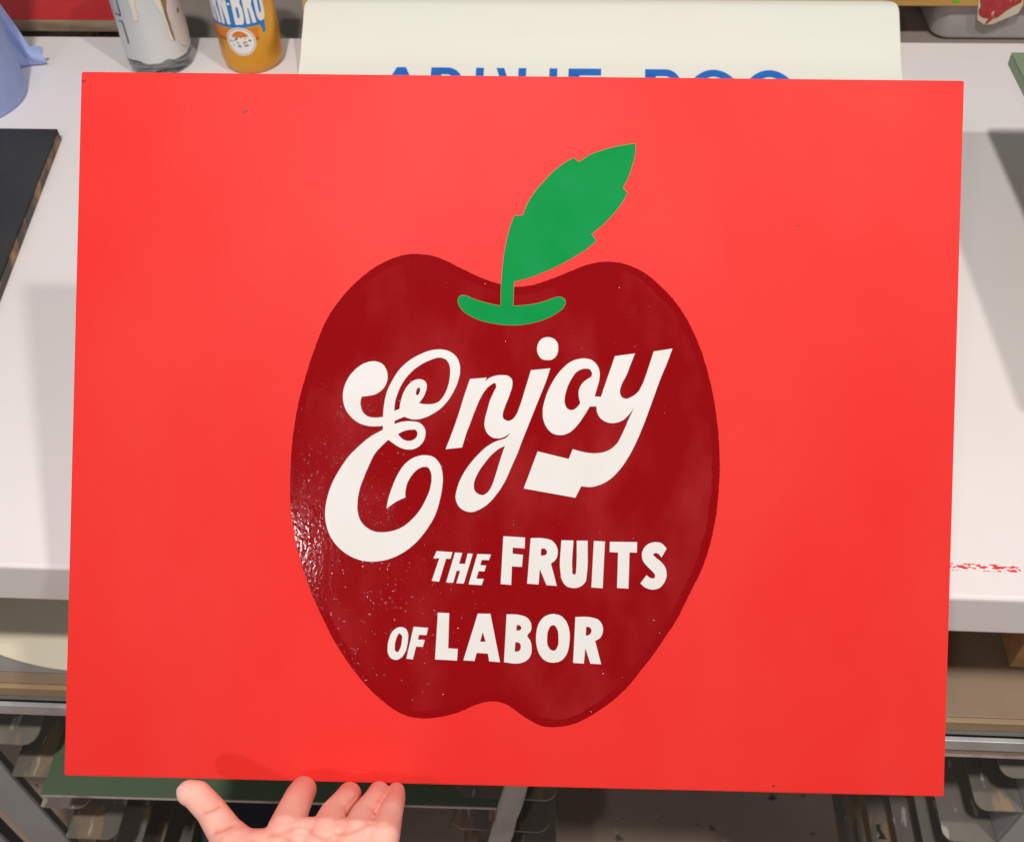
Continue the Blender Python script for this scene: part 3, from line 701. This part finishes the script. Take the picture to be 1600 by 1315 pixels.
# ------------------------------------------------------------------ blue paper roll
RT = (-0.6325, 0.572, 0.9)
roll = tag(empty('paper_roll', RT), 'roll of light blue paper towel standing upright on the bench', 'paper towel')
lathe('roll', [(0.020, 0.0005), (0.060, 0.0005), (0.0622, 0.003), (0.0622, 0.235), (0.060, 0.238), (0.020, 0.238), (0.020, 0.0005)], M['towel'], roll, 96)
bm = bmesh.new(); g_ = []
nu, nz_ = 24, 20
for i in range(nu + 1):
    t = i / nu
    x = 0.030 + 0.032 * t; y = 0.056 + 0.016 * t + 0.002 * math.sin(t * 5)
    h = 0.022 + 0.002 * (1 - t) if t > 0.62 else 0.024 + 0.10 * (0.62 - t) / 0.62
    g_.append([bm.verts.new((x + 0.0012 * math.sin(k * 0.5 + t * 6), y + 0.0015 * math.sin(k * 0.3 + t * 3), 0.002 + (h - 0.002) * k / nz_)) for k in range(nz_ + 1)])
for p, q in zip(g_, g_[1:]):
    for k in range(nz_): bm.faces.new((p[k], q[k], q[k+1], p[k+1]))
lo_ = from_bm('loose_sheet', bm, M['towel'], roll, True)
sf = lo_.modifiers.new('t', 'SOLIDIFY'); sf.thickness = 0.0006

# ------------------------------------------------------------------ boards lying on the bench
def slab(name, lo, hi, m, em, label, cat, rot=0.0, piv=(0, 0, 0), bevel=0.001, edge='edge'):
    """painted board: coloured sheet on a core whose cut edge shows"""
    piv = Vector(piv)
    r = empty(name, piv); r.rotation_euler = (0, 0, rot)
    lo, hi = Vector(lo) - piv, Vector(hi) - piv
    box(edge, lo, (hi.x, hi.y, hi.z - 0.0012), em, r, bevel)
    box('face', (lo.x + 0.0002, lo.y + 0.0002, hi.z - 0.0011), (hi.x - 0.0002, hi.y - 0.0002, hi.z), m, r, 0.0004)
    return tag(r, label, cat)
bb = tag(empty('black_board', (-0.5055, 0.5008, 0.9003)), 'black painted board with chipped brown edge lying on the bench', 'board')
BQ = [(0, 0), (-0.5, 0.0), (-0.5, -0.49), (0.0613, -0.49)]
bm = bmesh.new(); extrude_poly(bm, BQ, 0, 0.0108); bmesh.ops.bevel(bm, geom=list(bm.edges), offset=0.001, segments=2, affect='EDGES')
from_bm('edge', bm, M['worn_wood'], bb)
bm = bmesh.new(); extrude_poly(bm, BQ, 0.0109, 0.0122); bmesh.ops.bevel(bm, geom=list(bm.edges), offset=0.0005, segments=2, affect='EDGES')
from_bm('face', bm, M['lacquer'], bb)
slab('green_board', (0.3665, 0.12, 1.009), (0.80, 0.4655, 1.020), M['sage'], M['sage'], 'thick sage green board raised above the bench at its right', 'board', 0, (0.3665, 0.4655, 1.009), 0.0015)
tag(box('support_box', (0.47, 0.14, 0.9003), (0.78, 0.42, 1.0088), M['ply'], None, 0.002), 'plywood box that carries the sage green board', 'box')
slab('red_board', (-1.1, 0.716, 0.8995), (-0.498, 1.0, 0.9145), M['gloss_red'], M['oldwood'], 'glossy red board with brown edge lying behind the bench', 'board', 0, (-0.498, 0.716, 0.8995), 0.001)
tag(box('support_batten', (-1.0, 0.74, 0.8722), (-0.56, 0.95, 0.8993), M['oldwood'], None, 0.001), 'dark batten on the ledge under the glossy red board', 'batten')
slab('low_green_board', (-0.4685, -0.015, 0.5450), (-0.0495, 0.42, 0.5505), M['forest'], M['pink_edge'], 'dark green board with pale chipped edge lying in the rack', 'board', math.radians(0.9), (-0.4685, -0.015, 0.545), 0.0008)

# ------------------------------------------------------------------ cream sheet with blue lettering
sh = tag(empty('lettered_sheet', (0.02, 0.5, 0.9)), 'big cream sheet with blue capital letters curling up at the back', 'sheet')
W0, W1 = -0.2905, 0.3350
def sheet_curve(t):
    """profile from front (t=0) to the rolled back edge"""
    pts = [(0.44, 0.9006), (0.50, 0.9006), (0.598, 0.9012), (0.632, 0.9085), (0.665, 0.928), (0.690, 0.9425), (0.699, 0.9455), (0.707, 0.944), (0.712, 0.938)]
    x = t * (len(pts) - 1); i = min(int(x), len(pts) - 2); f = x - i
    P = [np.array(pts[max(0, min(len(pts) - 1, j))]) for j in (i - 1, i, i + 1, i + 2)]
    return 0.5 * ((2*P[1]) + (P[2]-P[0])*f + (2*P[0]-5*P[1]+4*P[2]-P[3])*f*f + (3*P[1]-P[0]-3*P[2]+P[3])*f**3)
bm = bmesh.new(); rows = []
for k in range(97):
    t = k / 96; y, z = sheet_curve(t)
    cut = 0.0
    if y > 0.688: cut = 0.014 * (1 - math.sqrt(max(0, 1 - ((min(y, 0.7065) - 0.688) / 0.0186) ** 2)))
    rows.append([bm.verts.new((W0 + cut + (W1 - W0 - 2 * cut) * i / 30 - 0.02, y - 0.5, z - 0.9)) for i in range(31)])
for a, b in zip(rows, rows[1:]):
    for i in range(30): bm.faces.new((a[i], a[i+1], b[i+1], b[i]))
so = from_bm('sheet', bm, M['sheet'], sh, False)
sf = so.modifiers.new('t', 'SOLIDIFY'); sf.thickness = 0.0008; sf.offset = 1
def sheet_yz(s):
    """distance s along the sheet from y = 0.5 -> (y, z)"""
    prev = np.array([0.5, 0.9006]); acc = 0
    for k in range(12, 961):
        q = sheet_curve(1 / 8 + (k - 12) / 960 * 7 / 8)
        d = np.linalg.norm(q - prev)
        if acc + d >= s: return prev + (q - prev) * ((s - acc) / max(d, 1e-9))
        acc += d; prev = q
    return prev
def sheet_letter(loops, label):
    o = filled('letter', loops, 0.0, 0.0001, M['blue_print'], so); o['label'] = label
    bm = bmesh.new(); bm.from_mesh(o.data)
    for yy in np.arange(-0.02, 0.2, 0.004):
        bmesh.ops.bisect_plane(bm, geom=list(bm.verts) + list(bm.edges) + list(bm.faces), plane_co=(0, yy, 0), plane_no=(0, 1, 0))
    for v in bm.verts:
        y, z = sheet_yz(v.co.y + 0.02)
        v.co = Vector((v.co.x - 0.02, y - 0.5, z + 0.0013 + v.co.z - 0.9))
    bm.to_mesh(o.data); bm.free()
TOPY = 0.1100                                   # tops of the letters, metres along the sheet from y = 0.48
def sx(zx): return on_z(600 + zx / 2.4615, 112, 0.905)[0]
BOT = TOPY - 0.075
def bar(x0, x1, b0=None, b1=None):
    b0 = x0 if b0 is None else b0; b1 = x1 if b1 is None else b1
    return [(b0, BOT), (b1, BOT), (x1, TOPY), (x0, TOPY)]
def ringpts(cx, rx, cy, ry, n=48): return [(cx + rx * math.cos(2*math.pi*i/n), cy + ry * math.sin(2*math.pi*i/n)) for i in range(n)]
def Px(x0, x1, leg):
    h = TOPY; w_ = x1 - x0; s_ = 0.011
    arc = [(x1 - 0.016 + 0.016 * math.cos(a), h - 0.019 + 0.019 * math.sin(a)) for a in [math.pi/2 - math.pi * i / 16 for i in range(17)]]
    arc2 = [(x1 - 0.016 + 0.007 * math.cos(a), h - 0.019 + 0.0105 * math.sin(a)) for a in [math.pi/2 - math.pi * i / 16 for i in range(17)]]
    o_ = [(x0, h)] + arc + ([(x1 - 0.004, BOT), (x1 - 0.015, BOT), (x0 + s_ + 0.012, h - 0.038)] if leg else []) + [(x0 + s_, h - 0.038), (x0 + s_, BOT), (x0, BOT)]
    return [o_, [(x0 + s_, h - 0.0085)] + arc2 + [(x0 + s_, h - 0.0295)]]
sheet_letter([[(sx(50), TOPY), (sx(85), TOPY), (sx(85) + 0.032, BOT), (sx(85) + 0.018, BOT), (sx(68) + 0.014, BOT + 0.022), (sx(68) - 0.014, BOT + 0.022), (sx(50) - 0.018, BOT), (sx(50) - 0.032, BOT)],
              [(sx(68), TOPY - 0.017), (sx(68) + 0.011, BOT + 0.032), (sx(68) - 0.011, BOT + 0.032)]], 'blue capital A at the left of the sheet')
sheet_letter(Px(sx(183), sx(305), False), 'blue letter with a flat top and a round right shoulder')
sheet_letter([bar(sx(355), sx(385))], 'blue upright stroke of a hidden letter')
sheet_letter([[(sx(433), TOPY), (sx(463), TOPY), (sx(518), TOPY - 0.052), (sx(518), TOPY), (sx(548), TOPY), (sx(548), BOT), (sx(520), BOT)]], 'blue slanted and upright stroke of a hidden letter')
sheet_letter([bar(sx(637), sx(667))], 'blue upright stroke beside the flat topped E')
E0, E1 = sx(710), sx(835)
sheet_letter([[(E0, BOT), (E1, BOT), (E1, BOT + 0.0085), (E0 + 0.0115, BOT + 0.0085), (E0 + 0.0115, BOT + 0.033), (E1 - 0.005, BOT + 0.033), (E1 - 0.005, BOT + 0.0415), (E0 + 0.0115, BOT + 0.0415), (E0 + 0.0115, TOPY - 0.0085), (E1, TOPY - 0.0085), (E1, TOPY), (E0, TOPY)]], 'blue capital with a long flat top bar')
sheet_letter(Px(sx(1003), sx(1140), True), 'blue capital with round right shoulder starting the second word')
for a, b in ((1185, 1345), (1398, 1558)):
    cx, rx = (sx(a) + sx(b)) / 2, (sx(b) - sx(a)) / 2 + 0.007
    sheet_letter([ringpts(cx, rx, TOPY - 0.0375, 0.0375), ringpts(cx, rx - 0.0115, TOPY - 0.0375, 0.0290)], 'blue round O, %s of the two' % ('first' if a < 1300 else 'last'))
# plywood panel the sheet leans on
tag(box('plywood_board', (-0.30, 0.7162, 0.8722), (0.3255, 0.745, 0.957), M['ply'], None, 0.0015), 'pale plywood board standing behind the cream lettered sheet', 'board')

# ------------------------------------------------------------------ plank and plastic tray on the ledge
tray = tag(empty('plastic_tray', (0.5, 0.80, 0.8722)), 'grey plastic tray standing on the ledge under the gold plank', 'tray')
def rrect(x0, x1, y0, y1, r, n=8):
    o_ = []
    for cx, cy, a0 in ((x1 - r, y1 - r, 0), (x0 + r, y1 - r, 90), (x0 + r, y0 + r, 180), (x1 - r, y0 + r, 270)):
        for k in range(n + 1):
            a = math.radians(a0 + 90 * k / n); o_.append((cx + r * math.cos(a), cy + r * math.sin(a)))
    return o_
bm = bmesh.new()
rings = []
TX0, TX1, TY0, TY1 = -0.0985, 0.14, -0.040, 0.10
for d, z in ((0.012, 0.0), (0.004, 0.0015), (0.0, 0.006), (-0.0015, 0.043), (-0.0025, 0.0455), (0.000, 0.0465), (0.0035, 0.045), (0.005, 0.008), (0.010, 0.0045)):
    rings.append([bm.verts.new((x, y, z)) for x, y in rrect(TX0 + d, TX1 - d, TY0 + d, TY1 - d, 0.018)])
n = len(rings[0])
for a, b in zip(rings, rings[1:]):
    for i in range(n): bm.faces.new((a[i], a[(i+1) % n], b[(i+1) % n], b[i]))
bm.faces.new(rings[0][::-1]); bm.faces.new(rings[-1])
from_bm('tray_body', bm, M['plastic'], tray, True)
plank = tag(empty('plank', (0.50, 0.79, 0.9190)), 'gold varnished plank with red paint smear resting across the tray', 'plank')
box('board', (-0.172, -0.0425, 0.0), (0.35, 0.06, 0.022), M['goldwood'], plank, 0.001)
random.seed(3)
def plank_px(px, py): p = on_y(px, py, 0.7470); return (p[0] - 0.50, p[2] - 0.9190)
zp = lambda s: [plank_px(1360 + x / 6.667, y / 6.667) for x, y, _ in parse(s)]
def stand(name, pts, y0, m, parent, th=0.0004):
    bm = bmesh.new()
    a = [bm.verts.new((x, y0, z)) for x, z in pts]; b = [bm.verts.new((x, y0 - th, z)) for x, z in pts]
    bm.faces.new(a); bm.faces.new(b[::-1])
    for i in range(len(pts)): bm.faces.new((a[i], a[(i+1) % len(pts)], b[(i+1) % len(pts)], b[i]))
    return from_bm(name, bm, m, parent)
stand('sticker', [(plank_px(1495, -1)[0] + 0.0042 * math.cos(a), plank_px(1495, -1)[1] + 0.0042 * math.sin(a)) for a in [2*math.pi*i/20 for i in range(20)]], -0.0427, M['sticker'], plank)
stand('tape', zp('1128,-120 1600,-120 1585,60 1540,140 1420,190 1280,250 1190,262 1110,205 1118,120'), -0.0430, M['beige'], plank)
stand('paint_smear', zp('1150,-120 1595,-120 1575,20 1480,70 1400,120 1330,175 1270,195 1225,235 1190,262 1205,225 1230,190 1170,180 1130,150 1125,110 1150,60 1140,10'), -0.0436, M['redskin'], plank, 0.0004)

# ------------------------------------------------------------------ things in the rack and on the floor
bm = bmesh.new(); extrude_poly(bm, [(0.095 * math.cos(2*math.pi*i/64), 0.030 * math.sin(2*math.pi*i/64) * (1.0 + 0.1 * math.cos(2*math.pi*i/64)) , ) for i in range(64)], 0, 0.002)
ov = from_bm('card_disc', bm, M['oval']); ov.location = (-0.432, 0.052, 0.7292); ov.rotation_euler = (0, math.radians(-0.34), math.radians(-13))
tag(ov, 'rounded cream card lying on the grey shelf under the bench', 'card')
box_ = tag(empty('storage_box', (-0.34, 0.16, 0)), 'dark blue plastic box on the floor under the rack', 'box')
box('box_body', (-0.11, -0.07, 0), (0.09, 0.12, 0.16), M['bluebox'], box_, 0.006, Matrix.Rotation(0.35, 4, 'Z'))
box('box_lid', (-0.116, -0.076, 0.1605), (0.096, 0.126, 0.175), M['bluebox'], box_, 0.004, Matrix.Rotation(0.35, 4, 'Z'))
